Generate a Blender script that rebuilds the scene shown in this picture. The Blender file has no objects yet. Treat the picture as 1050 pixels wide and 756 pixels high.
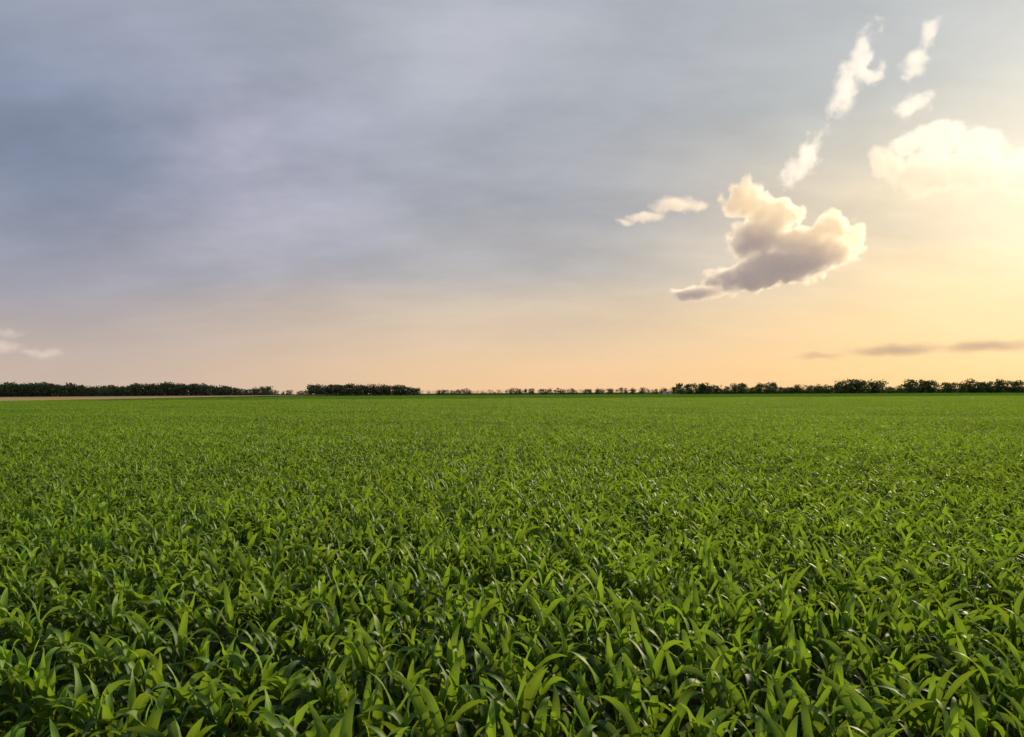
import bpy, math, random
import numpy as np
from mathutils import Vector, Matrix, Euler
random.seed(7); rng=np.random.default_rng(7)
S=bpy.context.scene
S.view_settings.view_transform='Standard'; S.view_settings.look='None'; S.view_settings.exposure=0
COL=S.collection
F=778.0; PITCH=math.atan(25/F); ROLL=math.radians(-0.30); CAMH=3.75
SUN_AZ=math.radians(42); SUN_EL=math.radians(18)

def srgb(r,g,b):
    f=lambda c:(c/255/12.92 if c/255<=0.04045 else ((c/255+0.055)/1.055)**2.4)
    return (f(r),f(g),f(b),1)

# ---------------- camera
cd=bpy.data.cameras.new('camera'); cam=bpy.data.objects.new('camera',cd); COL.objects.link(cam)
cd.sensor_width=36; cd.lens=36*F/1050; cd.clip_start=0.1; cd.clip_end=30000
R=Matrix.Rotation(math.pi/2+PITCH,4,'X')@Matrix.Rotation(ROLL,4,'Z')
cam.matrix_world=Matrix.Translation((0,0,CAMH))@R
S.camera=cam
def pdir(u,v):
    return (R.to_3x3()@Vector((u-525,378-v,-F))).normalized()

# ---------------- node helper
class NT:
    def __init__(s,t): s.t=t; t.nodes.clear()
    def n(s,ty,**k):
        n=s.t.nodes.new(ty)
        for a,b in k.items(): setattr(n,a,b)
        return n
    def put(s,sock,v):
        if isinstance(v,bpy.types.NodeSocket): s.t.links.new(v,sock)
        else: sock.default_value=v
    def m(s,op,a,b=0.0,c=0.0,clamp=False):
        n=s.n('ShaderNodeMath',operation=op,use_clamp=clamp)
        s.put(n.inputs[0],a); s.put(n.inputs[1],b); s.put(n.inputs[2],c); return n.outputs[0]
    def v(s,op,a,b=(0,0,0)):
        n=s.n('ShaderNodeVectorMath',operation=op)
        s.put(n.inputs[0],a); s.put(n.inputs[1],b)
        return n.outputs['Value'] if op in('LENGTH','DOT_PRODUCT') else n.outputs[0]
    def scale(s,a,k):
        n=s.n('ShaderNodeVectorMath',operation='SCALE'); s.put(n.inputs[0],a); s.put(n.inputs['Scale'],k); return n.outputs[0]
    def comb(s,x,y,z):
        n=s.n('ShaderNodeCombineXYZ'); s.put(n.inputs[0],x); s.put(n.inputs[1],y); s.put(n.inputs[2],z); return n.outputs[0]
    def mr(s,v,a,b,c=0.0,d=1.0,smooth=True):
        n=s.n('ShaderNodeMapRange',interpolation_type='SMOOTHSTEP' if smooth else 'LINEAR')
        for i,x in enumerate((v,a,b,c,d)): s.put(n.inputs[i],x)
        return n.outputs[0]
    def ramp(s,f,els):
        n=s.n('ShaderNodeValToRGB'); cr=n.color_ramp
        while len(cr.elements)<len(els): cr.elements.new(0.5)
        for e,(p,c) in zip(cr.elements,els): e.position=p; e.color=c
        s.put(n.inputs[0],f); return n.outputs[0]
    def noise(s,vec,sc,det=4,rough=0.5,dist=0.0):
        n=s.n('ShaderNodeTexNoise'); s.put(n.inputs['Vector'],vec); s.put(n.inputs['Scale'],sc)
        n.inputs['Detail'].default_value=det; n.inputs['Roughness'].default_value=rough; n.inputs['Distortion'].default_value=dist
        return n
    def mix(s,f,a,b,bt='MIX'):
        n=s.n('ShaderNodeMix',data_type='RGBA',blend_type=bt)
        s.put(n.inputs[0],f); s.put(n.inputs[6],a); s.put(n.inputs[7],b); return n.outputs[2]

# ---------------- world
W=bpy.data.worlds.new('World'); S.world=W; W.use_nodes=True
w=NT(W.node_tree)
tc=w.n('ShaderNodeTexCoord'); D=tc.outputs['Generated']
sep=w.n('ShaderNodeSeparateXYZ'); w.put(sep.inputs[0],D); X,Y,Z=sep.outputs
hyp=w.m('SQRT',w.m('ADD',w.m('MULTIPLY',X,X),w.m('MULTIPLY',Y,Y)))
H=w.m('DIVIDE',X,w.m('MAXIMUM',hyp,0.001))
el=w.m('MULTIPLY',w.m('ARCSINE',Z),180/math.pi/40)
zz_=w.m('ADD',w.m('ABSOLUTE',Z),0.30)
hp=w.comb(w.m('DIVIDE',X,zz_),w.m('DIVIDE',Y,zz_),0.0)
mp=w.n('ShaderNodeMapping'); w.put(mp.inputs[0],hp); mp.inputs['Rotation'].default_value=(0,0,math.radians(40)); mp.inputs['Scale'].default_value=(0.8,1.9,1)
def n2(vec,sc,det,rough=0.5):
    n=w.n('ShaderNodeTexNoise',noise_dimensions='2D'); w.put(n.inputs['Vector'],vec); n.inputs['Scale'].default_value=sc; n.inputs['Detail'].default_value=det; n.inputs['Roughness'].default_value=rough; return n.outputs[0]
st=n2(mp.outputs[0],1.0,1.5); st2=n2(mp.outputs[0],2.2,5,0.60); st3=n2(hp,1.9,4,0.58)
elw=w.m('ADD',el,w.m('MULTIPLY',w.m('SUBTRACT',st,0.5),w.m('MULTIPLY',w.mr(el,0.02,0.3),0.20)))
E=lambda d:d/40
left=w.ramp(elw,[(0,srgb(212,188,168)),(E(2),srgb(208,186,170)),(E(5.5),srgb(190,178,174)),(E(9),srgb(172,170,180)),(E(14),srgb(147,156,176)),(E(20),srgb(147,157,178)),(E(27),srgb(164,171,187)),(1,srgb(140,150,175))])
mid=w.ramp(elw,[(0,srgb(247,205,156)),(E(2),srgb(243,206,163)),(E(5.5),srgb(220,200,176)),(E(9),srgb(193,186,180)),(E(14),srgb(170,172,180)),(E(20),srgb(170,175,185)),(E(27),srgb(180,185,194)),(1,srgb(150,158,180))])
right=w.ramp(elw,[(0,srgb(253,203,140)),(E(2),srgb(254,210,149)),(E(5.5),srgb(251,217,164)),(E(9),srgb(240,217,179)),(E(14),srgb(214,208,193)),(E(20),srgb(188,192,192)),(E(27),srgb(180,186,191)),(1,srgb(155,163,182))])
c=w.mix(w.mr(H,-0.52,0.05),left,mid); c=w.mix(w.mr(H,0.02,0.5),c,right)
def gauss(u,v,sig,aniso=None):
    d=pdir(u,v)
    q=w.v('MULTIPLY',w.v('SUBTRACT',D,tuple(d)),tuple(x/sig for x in (aniso or (1,1,1))))
    return w.m('EXPONENT',w.m('MULTIPLY',w.v('DOT_PRODUCT',q,q),-1.0))
gn=w.mr(st3,0.3,0.7,0.2,1.4,False)
c=w.mix(w.m('MULTIPLY',w.m('MULTIPLY',gauss(235,150,0.16,(1,1,1.3)),gn),0.60,clamp=True),c,srgb(194,188,204))
c=w.mix(w.m('MULTIPLY',gauss(20,200,0.15),0.50),c,srgb(118,133,160))
c=w.mix(w.m('MULTIPLY',w.m('MULTIPLY',gauss(560,40,0.15,(0.7,1,2)),gn),0.5,clamp=True),c,srgb(190,191,200))
k=w.m('ADD',w.m('ADD',w.m('MULTIPLY',w.m('SUBTRACT',st2,0.5),0.42),w.m('MULTIPLY',w.m('SUBTRACT',st3,0.5),0.32)),1.0)
k=w.m('ADD',w.m('MULTIPLY',w.m('SUBTRACT',k,1.0),w.mr(el,0.0,0.3,0.10,1.0)),1.0)
c=w.scale(c,k)
g1=gauss(1120,150,0.16); g2=gauss(1085,270,0.34)
c=w.v('ADD',c,w.scale((1.0,0.86,0.60),w.m('ADD',w.m('MULTIPLY',g1,0.24),w.m('MULTIPLY',g2,0.10))))
c=w.mix(w.mr(el,-0.02,0.0),srgb(90,95,70),c)
sky=w.n('ShaderNodeTexSky',sky_type='NISHITA'); sky.sun_disc=False; sky.sun_elevation=SUN_EL; sky.sun_rotation=SUN_AZ
b1=w.n('ShaderNodeBackground'); w.put(b1.inputs[0],sky.outputs[0]); b1.inputs[1].default_value=0.06
b2=w.n('ShaderNodeBackground'); w.put(b2.inputs[0],c); b2.inputs[1].default_value=1.0
ms=w.n('ShaderNodeMixShader'); ms.inputs[0].default_value=0.95
w.put(ms.inputs[1],b1.outputs[0]); w.put(ms.inputs[2],b2.outputs[0])
wo=w.n('ShaderNodeOutputWorld'); w.put(wo.inputs[0],ms.outputs[0])
W.cycles.sampling_method='MANUAL'; W.cycles.sample_map_resolution=256

# ---------------- sun
sd=bpy.data.lights.new('sun','SUN'); sun=bpy.data.objects.new('sun',sd); COL.objects.link(sun)
sd.energy=5.0; sd.angle=math.radians(1.5); sd.color=(1.0,0.84,0.56)
sv=Vector((math.sin(SUN_AZ)*math.cos(SUN_EL),math.cos(SUN_AZ)*math.cos(SUN_EL),math.sin(SUN_EL)))
sun.rotation_euler=sv.to_track_quat('Z','Y').to_euler()

def newmat(name):
    m=bpy.data.materials.new(name); m.use_nodes=True; return m,NT(m.node_tree)

# ---------------- corn leaf material
def leaf_mat(name,dark,light,trans,rough=0.56):
    m,t=newmat(name)
    at=t.n('ShaderNodeAttribute',attribute_name='tint').outputs['Fac']
    ac=t.n('ShaderNodeAttribute',attribute_name='across').outputs['Fac']
    geo=t.n('ShaderNodeNewGeometry')
    ln=t.noise(geo.outputs['Position'],0.06,1,0.55).outputs[0]
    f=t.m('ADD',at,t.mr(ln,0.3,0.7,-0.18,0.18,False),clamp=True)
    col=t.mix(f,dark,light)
    rib=t.mr(t.m('ABSOLUTE',ac),0.0,0.13,0.45,0.0,False)
    col=t.mix(rib,col,(0.24,0.33,0.10,1))
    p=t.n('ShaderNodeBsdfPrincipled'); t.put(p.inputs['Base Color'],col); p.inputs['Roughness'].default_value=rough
    p.inputs['Specular IOR Level'].default_value=0.28
    tr=t.n('ShaderNodeBsdfTranslucent'); t.put(tr.inputs[0],t.mix(0.5,t.scale(col,1.6),trans))
    mx=t.n('ShaderNodeMixShader'); mx.inputs[0].default_value=0.36
    t.put(mx.inputs[1],p.outputs[0]); t.put(mx.inputs[2],tr.outputs[0])
    o=t.n('ShaderNodeOutputMaterial'); t.put(o.inputs[0],mx.outputs[0]); return m
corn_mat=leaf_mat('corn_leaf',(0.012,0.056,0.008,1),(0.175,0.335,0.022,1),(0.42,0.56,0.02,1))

# ---------------- corn patches
def corn_leaf(base,az,L,e0,droop,Wd,twist,V,Fc,T,A,AL,tint,nseg=10):
    pts=[np.array(base)]; sideb=0
    kink=random.uniform(0.3,0.6)
    angs=[]
    for i in range(nseg+1):
        s=i/nseg
        a=e0-droop*(s**1.5)-(0.9*droop if s>kink else 0)*(s-kink)
        a=max(a,-1.35)
        angs.append(a)
        if i<nseg:
            d=L/nseg
            az2=az+sideb; sideb+=twist/nseg
            pts.append(pts[-1]+d*np.array([math.cos(a)*math.cos(az2),math.cos(a)*math.sin(az2),math.sin(a)]))
    start=len(V); ph=random.uniform(0,6.28); fr=random.uniform(9,16); roll=random.uniform(-0.9,0.9)
    for i,p in enumerate(pts):
        s=i/nseg; a=angs[i]; azz=az+twist*s
        side=np.array([-math.sin(azz),math.cos(azz),0.0]); nrm=np.array([-math.sin(a)*math.cos(azz),-math.sin(a)*math.sin(azz),math.cos(a)])
        r=roll*s*1.6; sd2=side*math.cos(r)+nrm*math.sin(r); n2=nrm*math.cos(r)-side*math.sin(r)
        wid=Wd*0.5*(0.45+0.55*math.sin(min(1,s/0.3)*math.pi/2))*(max(0.0,1-s**2.1))+0.001
        fold=0.42*(1-s)+0.12
        for k in (-1,0,1):
            rip=math.sin(fr*s+ph+(k*1.7))*0.24*wid if k else 0
            V.append(tuple(p+sd2*(k*wid*math.cos(fold))+n2*(abs(k)*wid*math.sin(fold)+rip)))
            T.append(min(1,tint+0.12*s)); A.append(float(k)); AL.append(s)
    for i in range(nseg):
        a0=start+i*3
        Fc.append((a0,a0+1,a0+4,a0+3)); Fc.append((a0+1,a0+2,a0+5,a0+4))
ROW=math.atan2(3,-4)   # rows run away to the left
def corn_plant(x,y,V,Fc,T,A,AL):
    hs=random.gauss(1.0,0.11); plane=ROW+random.gauss(0,0.8)
    lean=(random.gauss(0,0.03),random.gauss(0,0.03))
    top=0.56*hs; pt=random.uniform(-0.15,0.15)
    s0=len(V)
    for z,rad in ((0,0.014),(top*0.6,0.012),(top+0.08,0.007)):
        for k in range(5):
            V.append((x+lean[0]*z+rad*math.cos(k*1.2566),y+lean[1]*z+rad*math.sin(k*1.2566),z)); T.append(0.5);A.append(1.0);AL.append(0.0)
    for r in range(2):
        for k in range(5):
            Fc.append((s0+r*5+k,s0+r*5+(k+1)%5,s0+(r+1)*5+(k+1)%5,s0+(r+1)*5+k))
    n=random.randint(7,9)
    for i in range(n):
        f=i/(n-1)
        h=0.12+(top-0.05)*f
        az=plane+(i%2)*math.pi+random.gauss(0,0.36)
        L=(0.36+0.36*math.sin(math.pi*min(1,0.12+f*0.74)))*hs*random.uniform(0.85,1.12)*(1-0.24*abs(math.sin(az-ROW)))
        if f>0.9: L*=0.78
        e0=math.radians(58+23*f+random.gauss(0,7)); dr=math.radians(max(14,122-76*f+random.gauss(0,20)))
        corn_leaf((x+lean[0]*h,y+lean[1]*h,h),az,L,e0,dr,random.uniform(0.105,0.140)*(0.68 if f>0.9 else 1),random.gauss(0,0.35),V,Fc,T,A,AL,
                  min(1,max(0,-0.24+0.92*f*f+0.15*f+pt+random.gauss(0,0.12))))  # low leaves tinted darker, painting in the shadow between plants
PS=3.8
src=bpy.data.collections.new('corn_patch_variants')
NV=7
un=(math.cos(ROW),math.sin(ROW)); nn_=(-un[1],un[0])
for vI in range(NV):
    V,Fc,T,A,AL=[],[],[],[],[]
    for r in range(-5,5):
        off=(r+0.5)*0.76; s=-3.2+random.uniform(0,0.2)
        while s<3.2:
            x=un[0]*s+nn_[0]*off; y=un[1]*s+nn_[1]*off
            if abs(x)<PS/2 and abs(y)<PS/2 and random.random()>0.03: corn_plant(x+random.gauss(0,0.010),y+random.gauss(0,0.012),V,Fc,T,A,AL)
            s+=0.20*random.uniform(0.82,1.18)
    me=bpy.data.meshes.new('corn_patch_%d'%vI); me.from_pydata(V,[],Fc)
    for nm,arr in (('tint',T),('across',A)):
        a=me.attributes.new(nm,'FLOAT','POINT'); a.data.foreach_set('value',np.array(arr,dtype=np.float32))
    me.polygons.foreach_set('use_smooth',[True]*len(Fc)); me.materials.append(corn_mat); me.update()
    o=bpy.data.objects.new('corn_patch_%d'%vI,me); src.objects.link(o)

EDGE=-265.0; CORN_FAR=PS*100
N=int(620/PS)+2
ii,jj=np.meshgrid(np.arange(-N,N),np.arange(-N,N)); px=ii.ravel()*PS; py=jj.ravel()*PS
az=np.degrees(np.arctan2(px,py)); d=np.hypot(px,py)
keep=((np.abs(az)<42)&(py<CORN_FAR+1))|(d<24)
keep&=(px>EDGE)
px,py=px[keep],py[keep]; n=len(px); print('patches',n)
me=bpy.data.meshes.new('corn_crop'); me.vertices.add(n)
zz=np.zeros(n); me.vertices.foreach_set('co',np.stack([px,py,zz],1).ravel().astype(np.float32))
a=me.attributes.new('rot','FLOAT','POINT'); a.data.foreach_set('value',(math.pi*rng.integers(0,2,n)).astype(np.float32))
a=me.attributes.new('idx','INT','POINT'); a.data.foreach_set('value',rng.integers(0,NV,n).astype(np.int32))
hs=1.0+0.06*np.sin(px*0.11+1.3*np.sin(py*0.07))+0.05*np.sin(py*0.17+px*0.05)+rng.normal(0,0.02,n)
a=me.attributes.new('hs','FLOAT','POINT'); a.data.foreach_set('value',hs.astype(np.float32))
crop=bpy.data.objects.new('corn_crop',me); COL.objects.link(crop)
g=bpy.data.node_groups.new('corn_rows','GeometryNodeTree')
g.interface.new_socket('Geometry',in_out='INPUT',socket_type='NodeSocketGeometry')
g.interface.new_socket('Geometry',in_out='OUTPUT',socket_type='NodeSocketGeometry')
gi=g.nodes.new('NodeGroupInput'); go=g.nodes.new('NodeGroupOutput')
ip=g.nodes.new('GeometryNodeInstanceOnPoints'); ci=g.nodes.new('GeometryNodeCollectionInfo')
ci.inputs['Collection'].default_value=src; ci.inputs['Separate Children'].default_value=True; ci.inputs['Reset Children'].default_value=True
def na(nm,ty):
    q=g.nodes.new('GeometryNodeInputNamedAttribute'); q.data_type=ty; q.inputs[0].default_value=nm; return q.outputs['Attribute']
cx=g.nodes.new('ShaderNodeCombineXYZ'); g.links.new(na('rot','FLOAT'),cx.inputs[2])
cs=g.nodes.new('ShaderNodeCombineXYZ'); cs.inputs[0].default_value=1; cs.inputs[1].default_value=1; g.links.new(na('hs','FLOAT'),cs.inputs[2])
e2r=g.nodes.new('FunctionNodeEulerToRotation'); g.links.new(cx.outputs[0],e2r.inputs[0])
g.links.new(gi.outputs[0],ip.inputs['Points']); g.links.new(ci.outputs[0],ip.inputs['Instance'])
ip.inputs['Pick Instance'].default_value=True
g.links.new(na('idx','INT'),ip.inputs['Instance Index']); g.links.new(e2r.outputs[0],ip.inputs['Rotation']); g.links.new(cs.outputs[0],ip.inputs['Scale'])
g.links.new(ip.outputs[0],go.inputs[0])
md=crop.modifiers.new('rows','NODES'); md.node_group=g

# ---------------- ground
def ground_mat(name,c1,c2,sc,rough=0.95,bump=0.3,c3=None):
    m,t=newmat(name); geo=t.n('ShaderNodeNewGeometry'); P=geo.outputs['Position']
    n1=t.noise(P,sc,4,0.65).outputs[0]
    col=t.mix(t.mr(n1,0.3,0.7),c1,c2)
    if c3: col=t.mix(t.mr(t.noise(P,0.006,3,0.5).outputs[0],0.4,0.6),col,c3)
    p=t.n('ShaderNodeBsdfPrincipled'); t.put(p.inputs['Base Color'],col); p.inputs['Roughness'].default_value=rough; p.inputs['Specular IOR Level'].default_value=0.0
    bp=t.n('ShaderNodeBump'); bp.inputs['Strength'].default_value=bump; bp.inputs['Distance'].default_value=0.05; t.put(bp.inputs['Height'],n1); t.put(p.inputs['Normal'],bp.outputs[0])
    o=t.n('ShaderNodeOutputMaterial'); t.put(o.inputs[0],p.outputs[0]); return m
def sheet(name,x0,x1,y0,y1,z,nx,ny,mat,amp=0.0,zend=None):
    xs=np.linspace(x0,x1,nx+1); ys=np.linspace(y0,y1,ny+1); XX,YY=np.meshgrid(xs,ys)
    ZZ=np.full_like(XX,z)+(rng.normal(0,amp,XX.shape) if amp else 0)
    if zend is not None: ZZ+=(zend-z)*(YY-y0)/(y1-y0)
    V=np.stack([XX.ravel(),YY.ravel(),ZZ.ravel()],1).tolist()
    Fc=[(j*(nx+1)+i,j*(nx+1)+i+1,(j+1)*(nx+1)+i+1,(j+1)*(nx+1)+i) for j in range(ny) for i in range(nx)]
    me=bpy.data.meshes.new(name); me.from_pydata(V,[],Fc); me.materials.append(mat)
    o=bpy.data.objects.new(name,me); COL.objects.link(o); return o
soil=ground_mat('soil',(0.026,0.018,0.012,1),(0.05,0.036,0.025,1),6.0,c3=(0.035,0.035,0.018,1))
sheet('ground',-14000,14000,-2000,16000,0.0,4,4,soil)
canopy=ground_mat('corn_canopy',(0.055,0.120,0.012,1),(0.110,0.205,0.022,1),0.35,0.7,1.0)
sheet('far_corn_canopy',EDGE+1,1500,CORN_FAR-2,1000,0.94,600,90,canopy,0.10)
wheat=ground_mat('wheat',(0.34,0.24,0.12,1),(0.44,0.31,0.17,1),0.05,0.9,0.2)
sheet('wheat_field',-2200,EDGE-4,200,1180,0.5,40,40,wheat,0.03,zend=2.3)
grass=ground_mat('pasture',(0.05,0.085,0.02,1),(0.12,0.14,0.04,1),0.01,0.9,0.2)
sheet('pasture',-2600,3000,1010,2600,0.25,20,20,grass)

# ---------------- trees (distant masses)
def foliage_mat(name,a,b,haze=0.0):
    m,t=newmat(name)
    at=t.n('ShaderNodeAttribute',attribute_name='tint').outputs['Fac']
    col=t.mix(at,a,b)
    p=t.n('ShaderNodeBsdfPrincipled'); t.put(p.inputs['Base Color'],col); p.inputs['Roughness'].default_value=0.7; p.inputs['Specular IOR Level'].default_value=0.2
    tr=t.n('ShaderNodeBsdfTranslucent'); t.put(tr.inputs[0],col)
    mx=t.n('ShaderNodeMixShader'); mx.inputs[0].default_value=0.3; t.put(mx.inputs[1],p.outputs[0]); t.put(mx.inputs[2],tr.outputs[0])
    o=t.n('ShaderNodeOutputMaterial'); t.put(o.inputs[0],mx.outputs[0]); return m
bark,_t=newmat('bark'); p=_t.n('ShaderNodeBsdfPrincipled'); nn=_t.noise(_t.n('ShaderNodeNewGeometry').outputs['Position'],3.0,4)
_t.put(p.inputs['Base Color'],_t.mix(nn.outputs[0],(0.05,0.04,0.03,1),(0.12,0.09,0.07,1))); p.inputs['Roughness'].default_value=0.9
o_=_t.n('ShaderNodeOutputMaterial'); _t.put(o_.inputs[0],p.outputs[0])
def tree_geo(x,y,h,wd,nleaf,V,Fc,T,M,low=0.12):
    def tube(p0,p1,r0,r1):
        s=len(V); p0=np.array(p0);p1=np.array(p1)
        for p,r in((p0,r0),(p1,r1)):
            for k in range(4): V.append((p[0]+r*math.cos(k*1.571),p[1]+r*math.sin(k*1.571),p[2])); T.append(0)
        for k in range(4): Fc.append((s+k,s+(k+1)%4,s+4+(k+1)%4,s+4+k)); M.append(1)
    tube((x,y,0),(x,y,h*0.6),h*0.022,h*0.008)
    lobes=[]
    for i in range(random.randint(6,9)):
        a=random.uniform(0,6.28); rr=random.uniform(0.1,0.62)*wd*0.5; z=h*random.uniform(low+0.15,0.84)
        rr*=math.sqrt(max(0.15,1-((z/h-0.5)/0.5)**2))
        c=(x+rr*math.cos(a),y+rr*math.sin(a),z); lobes.append((c,wd*random.uniform(0.19,0.29),h*random.uniform(0.11,0.18),random.uniform(-0.2,0.25)))
        tube((x,y,h*random.uniform(0.2,0.4)),c,h*0.008,h*0.003)
    lobes.append(((x,y,h*0.80),wd*0.24,h*0.17,0.1)); lobes.append(((x,y,h*0.45),wd*0.38,h*0.26,-0.15)); lobes.append(((x,y,h*0.25),wd*0.40,h*0.18,-0.25))
    per=nleaf//len(lobes)
    for c,rx,rz,tt in lobes:
        dv=rng.normal(size=(per,3)); dv/=np.linalg.norm(dv,axis=1)[:,None]; rad=rng.uniform(0.45,1.08,per)[:,None]
        P=np.array(c)+dv*rad*np.array([rx,rx,rz])
        q1=rng.normal(size=(per,3)); q2=rng.normal(size=(per,3))
        sz=h*0.040*rng.uniform(0.6,1.3,per)
        for i in range(per):
            u=q1[i]/np.linalg.norm(q1[i])*sz[i]; v=q2[i]/np.linalg.norm(q2[i])*sz[i]
            s=len(V); p=P[i]
            V.extend((tuple(p-u-v),tuple(p+u-v*0.8),tuple(p+u*0.9+v),tuple(p-u*0.8+v*1.1)))
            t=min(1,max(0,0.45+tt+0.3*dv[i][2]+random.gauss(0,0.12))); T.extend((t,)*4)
            Fc.append((s,s+1,s+2,s+3)); M.append(0)
def tree_mass(name,trees,nleaf,mat,low=0.1):
    V,Fc,T,M=[],[],[],[]
    for x,y,h,wd in trees: tree_geo(x,y,h,wd,nleaf,V,Fc,T,M,low)
    me=bpy.data.meshes.new(name); me.from_pydata(V,[],Fc); me.materials.append(mat); me.materials.append(bark)
    me.polygons.foreach_set('material_index',M)
    a=me.attributes.new('tint','FLOAT','POINT'); a.data.foreach_set('value',np.array(T,dtype=np.float32))
    o=bpy.data.objects.new(name,me); COL.objects.link(o); return o
def at(u,dist):
    d=pdir(u,400); k=dist/math.hypot(d.x,d.y); return d.x*k,d.y*k
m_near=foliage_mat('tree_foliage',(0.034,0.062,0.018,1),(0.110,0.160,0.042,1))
m_far=foliage_mat('tree_foliage_hazy',(0.050,0.078,0.042,1),(0.105,0.145,0.062,1))  # distance haze painted into the leaf colours
m_vfar=foliage_mat('tree_foliage_distant',(0.14,0.15,0.15,1),(0.19,0.205,0.18,1))  # paler again, stronger haze painted into the leaf colours
def line(u0,u1,dist,step,hr,depth,wr=0.85,gap=0.0,prof=None):
    out=[];u=u0
    while u<u1:
        for r in range(depth):
            if random.random()<gap: continue
            dd=dist+r*14+random.gauss(0,4); x,y=at(u+random.gauss(0,step*0.3),dd)
            h=random.uniform(*hr)*(prof(u) if prof else 1); out.append((x,y,h,h*random.uniform(wr*0.8,wr*1.25)))
        u+=step
    return out
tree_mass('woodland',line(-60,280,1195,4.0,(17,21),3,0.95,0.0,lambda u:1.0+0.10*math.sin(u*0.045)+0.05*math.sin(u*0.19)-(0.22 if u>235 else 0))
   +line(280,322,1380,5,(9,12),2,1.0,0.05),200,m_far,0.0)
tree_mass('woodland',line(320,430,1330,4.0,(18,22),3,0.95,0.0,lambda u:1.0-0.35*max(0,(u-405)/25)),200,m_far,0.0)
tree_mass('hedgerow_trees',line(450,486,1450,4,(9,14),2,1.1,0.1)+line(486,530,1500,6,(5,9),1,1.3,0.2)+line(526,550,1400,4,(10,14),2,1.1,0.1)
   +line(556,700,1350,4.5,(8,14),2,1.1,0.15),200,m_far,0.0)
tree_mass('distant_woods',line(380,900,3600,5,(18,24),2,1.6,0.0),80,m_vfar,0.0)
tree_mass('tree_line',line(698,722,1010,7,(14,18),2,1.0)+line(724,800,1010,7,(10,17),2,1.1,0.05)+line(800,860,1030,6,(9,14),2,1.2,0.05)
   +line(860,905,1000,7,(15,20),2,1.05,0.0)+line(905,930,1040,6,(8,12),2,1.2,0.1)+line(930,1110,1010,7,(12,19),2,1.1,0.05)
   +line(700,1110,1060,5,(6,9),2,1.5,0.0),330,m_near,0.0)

# ---------------- farm buildings
def simple_mat(name,c,rough=0.6,metal=0.0):
    m,t=newmat(name); n1=t.noise(t.n('ShaderNodeNewGeometry').outputs['Position'],0.8,4).outputs[0]
    p=t.n('ShaderNodeBsdfPrincipled'); t.put(p.inputs['Base Color'],t.mix(n1,tuple(x*0.8 for x in c[:3])+(1,),c)); p.inputs['Roughness'].default_value=rough; p.inputs['Metallic'].default_value=metal
    o=t.n('ShaderNodeOutputMaterial'); t.put(o.inputs[0],p.outputs[0]); return m
wh=simple_mat('white_siding',(0.65,0.63,0.58,1)); rf=simple_mat('metal_roof',(0.30,0.29,0.28,1),0.6); dk=simple_mat('dark_opening',(0.03,0.03,0.035,1),0.3)
def mesh_child(nm,par,V,Fc,mat):
    me=bpy.data.meshes.new(nm); me.from_pydata(V,[],Fc); me.materials.append(mat)
    o=bpy.data.objects.new(nm,me); COL.objects.link(o); o.parent=par; return o
def box(x0,x1,y0,y1,z0,z1):
    return [(x0,y0,z0),(x1,y0,z0),(x1,y1,z0),(x0,y1,z0),(x0,y0,z1),(x1,y0,z1),(x1,y1,z1),(x0,y1,z1)],[(0,3,2,1),(4,5,6,7),(0,1,5,4),(1,2,6,5),(2,3,7,6),(3,0,4,7)]
def barn(name,u,dist,L,Wd,h,rz,ang):
    x,y=at(u,dist); e=bpy.data.objects.new(name,None); COL.objects.link(e); e.location=(x,y,0.25); e.rotation_euler=(0,0,ang)
    a,b=L/2,Wd/2
    V=[(-a,-b,0),(a,-b,0),(a,b,0),(-a,b,0),(-a,-b,h),(a,-b,h),(a,b,h),(-a,b,h),(-a,0,h+rz),(a,0,h+rz)]
    mesh_child('walls',e,V,[(0,1,5,4),(2,3,7,6),(1,2,6,9,5),(3,0,4,8,7)],wh)
    o=0.5; k=rz/b
    V=[(-a-o,-b-o,h-o*k+.05),(a+o,-b-o,h-o*k+.05),(a+o,0,h+rz+.05),(-a-o,0,h+rz+.05),(a+o,b+o,h-o*k+.05),(-a-o,b+o,h-o*k+.05)]
    V+=[(vx,vy,vz+0.2) for vx,vy,vz in V]
    mesh_child('roof',e,V,[(0,1,2,3),(3,2,4,5),(6,9,8,7),(9,11,10,8),(0,6,7,1),(5,4,10,11),(1,7,8,2),(2,8,10,4),(0,3,9,6),(3,5,11,9)],rf)
    mesh_child('door',e,*box(-a*0.25,a*0.15,-b-0.06,-b-0.003,0,h*0.8),dk)
    for i,xx in enumerate((-0.7,0.5,0.75)): mesh_child('window_%d'%(i+1),e,*box(a*xx,a*xx+1.2,-b-0.06,-b-0.003,h*0.4,h*0.7),dk)
barn('farm_shed',684,1340,14,8,3.0,1.6,0.1)

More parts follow.
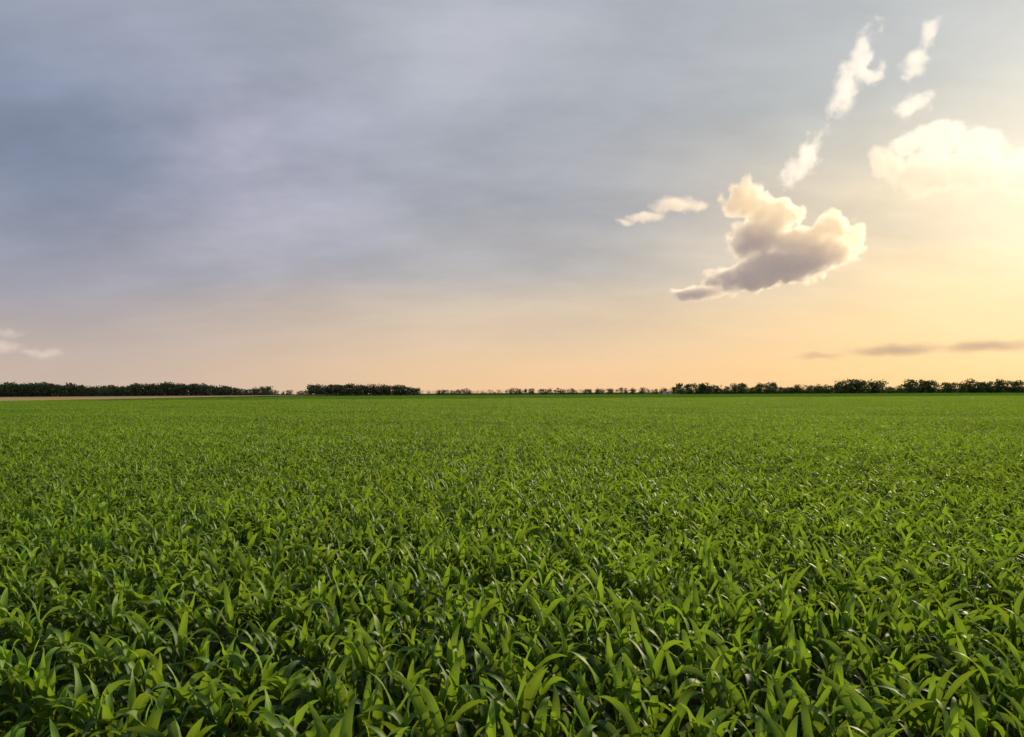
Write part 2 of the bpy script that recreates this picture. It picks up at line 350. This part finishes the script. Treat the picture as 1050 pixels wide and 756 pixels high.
# ---------------- clouds (volumes)
import bmesh
def cloud(name,blobs,dist,dens,k=0.55,nsc=0.045,edge=0.35,g=0.45,col=(0.95,0.93,0.93,1),emis=0.0,ecol=(1,0.8,0.65,1),ecol2=None,esp=(-40,40),warp=10,step=1.0,seed=0.0,det=4,slant=(1,1,1),rot=0.0,sm=0.3,tilt=0.0):
    us=[b[0] for b in blobs]; vs=[b[1] for b in blobs]; u0=(min(us)+max(us))/2; v0=(min(vs)+max(vs))/2
    d=pdir(u0,v0); s=dist/F
    zc=Vector((0,0,1)); right_=d.cross(zc).normalized(); up=right_.cross(d).normalized()
    Mx=Matrix((right_,d,up)).transposed().to_4x4()
    bm=bmesh.new(); L=[]
    for i,b in enumerate(blobs):
        rx,rz=b[2],b[3]; ry=b[4] if len(b)>4 else (rx+rz)/2
        c=Vector((b[0]-u0,(b[5] if len(b)>5 else 0),-(b[1]-v0))); L.append((c,(rx,ry,rz)))
        r=bmesh.ops.create_icosphere(bm,subdivisions=3,radius=1.0)
        for vv in r['verts']: vv.co=Vector((vv.co.x*(rx*1.3+4),vv.co.y*(ry*1.3+4),vv.co.z*(rz*1.3+4)))+c
    me=bpy.data.meshes.new(name); bm.to_mesh(me); bm.free()
    o=bpy.data.objects.new(name,me); COL.objects.link(o)
    rm=o.modifiers.new('merge','REMESH'); rm.mode='VOXEL'; rm.voxel_size=3.5
    o.matrix_world=Matrix.Translation(Vector((0,0,CAMH))+d*dist)@Mx@Matrix.Rotation(tilt,4,'Y')@Matrix.Scale(s,4)
    m,t=newmat(name+'_vapour')
    P=t.n('ShaderNodeTexCoord').outputs['Object']
    Ps=t.v('ADD',P,(seed,seed*1.7,seed*0.3))
    nv=t.noise(Ps,nsc*0.9,1,0.5).outputs['Color']
    Pw=t.v('ADD',P,t.scale(t.v('SUBTRACT',nv,(0.5,0.5,0.5)),warp*2))
    cur=None
    for c,r in L:
        dd=t.v('LENGTH',t.v('MULTIPLY',t.v('SUBTRACT',Pw,tuple(c)),tuple(1/x for x in r)))
        cur=dd if cur is None else t.m('SMOOTH_MIN',cur,dd,sm)
    Pn=Ps
    if rot:
        mpn=t.n('ShaderNodeMapping'); t.put(mpn.inputs[0],Ps); mpn.inputs['Rotation'].default_value=(0,rot,0); Pn=mpn.outputs[0]
    fb=t.noise(t.v('MULTIPLY',Pn,slant),nsc*2.2,det,0.6).outputs[0]
    f=t.m('ADD',t.m('SUBTRACT',1.0,cur),t.m('MULTIPLY',t.m('SUBTRACT',fb,0.5),k*2))
    dn=t.m('MULTIPLY',t.mr(f,0.0,edge),dens)
    p=t.n('ShaderNodeVolumePrincipled'); p.inputs['Color'].default_value=col; t.put(p.inputs['Density'],dn); p.inputs['Anisotropy'].default_value=g
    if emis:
        t.put(p.inputs['Emission Strength'],t.m('MULTIPLY',dn,emis))  # added glow stands in for sunlight scattered inside the cloud
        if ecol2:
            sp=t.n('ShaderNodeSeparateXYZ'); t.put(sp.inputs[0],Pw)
            q=t.m('ADD',t.m('MULTIPLY',sp.outputs[0],0.45),sp.outputs[2])  # sunlit top and sun side, shaded underside painted into the emission colour
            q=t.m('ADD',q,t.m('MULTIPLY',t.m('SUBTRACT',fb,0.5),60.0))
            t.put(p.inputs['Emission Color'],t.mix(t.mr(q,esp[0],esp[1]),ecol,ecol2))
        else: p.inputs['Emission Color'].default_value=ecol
    oo=t.n('ShaderNodeOutputMaterial'); t.put(oo.inputs['Volume'],p.outputs[0])
    m.cycles.volume_step_rate=step
    me.materials.append(m); return o
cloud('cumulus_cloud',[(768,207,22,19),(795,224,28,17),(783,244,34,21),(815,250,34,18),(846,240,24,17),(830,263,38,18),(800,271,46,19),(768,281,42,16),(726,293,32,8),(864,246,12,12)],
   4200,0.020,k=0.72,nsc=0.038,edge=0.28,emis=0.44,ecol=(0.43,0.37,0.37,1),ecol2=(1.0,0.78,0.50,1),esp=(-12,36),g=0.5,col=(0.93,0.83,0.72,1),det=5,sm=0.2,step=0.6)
cloud('cumulus_cloud',[(930,157,18,17),(948,143,18,14),(972,142,24,18),(962,170,40,18),(1000,172,36,20),(1000,150,20,14),(1050,182,44,24)],
   5200,0.012,k=0.75,nsc=0.038,edge=0.5,emis=0.66,ecol=(0.90,0.74,0.55,1),ecol2=(1,0.93,0.76,1),esp=(-30,10),seed=31,g=0.2,det=5,col=(0.9,0.8,0.7,1),step=0.8,sm=0.2)
cloud('small_cloud',[(690,212,24,9),(662,221,24,6),(712,213,14,7),(642,226,12,4)],4200,0.014,k=0.6,nsc=0.06,edge=0.8,emis=0.50,ecol=(0.9,0.72,0.52,1),warp=6,seed=12,g=0.3,col=(0.95,0.88,0.8,1))
# torn fragments: slender tilted envelopes eaten into by the noise
WS=dict(k=1.05,nsc=0.042,edge=0.75,emis=0.62,ecol=(1,0.88,0.72,1),warp=10,g=0.2,sm=0.4,det=5)
cloud('wispy_cloud',[(874,78,12,46,12)],5000,0.011,seed=44,tilt=math.radians(24),**WS)
cloud('wispy_cloud',[(892,76,18,9,9)],5000,0.011,seed=14,**WS)
cloud('wispy_cloud',[(826,163,12,31,12)],5000,0.012,seed=5,tilt=math.radians(30),**WS)
cloud('wispy_cloud',[(937,64,10,18,9)],5000,0.011,seed=67,tilt=math.radians(25),**WS)
cloud('wispy_cloud',[(953,36,8,16,8)],5000,0.008,seed=10,tilt=math.radians(40),**WS)
cloud('wispy_cloud',[(937,109,17,11,10)],5000,0.010,seed=23,**WS)
cloud('stratus_cloud',[(865,361,34,5),(930,358,60,7),(1000,357,60,7),(1080,357,60,7)],9000,0.0022,k=0.5,nsc=0.05,edge=1.0,emis=0.3,ecol=(0.62,0.48,0.42,1),warp=5,seed=71,slant=(0.35,0.35,1),g=-0.1,col=(0.4,0.34,0.33,1),step=1,det=2)
cloud('low_cumulus_cloud',[(5,355,24,9),(38,360,24,5),(12,343,16,6)],9000,0.0018,k=0.6,nsc=0.06,edge=0.8,emis=0.6,ecol=(0.85,0.68,0.58,1),warp=6,seed=90,det=3)
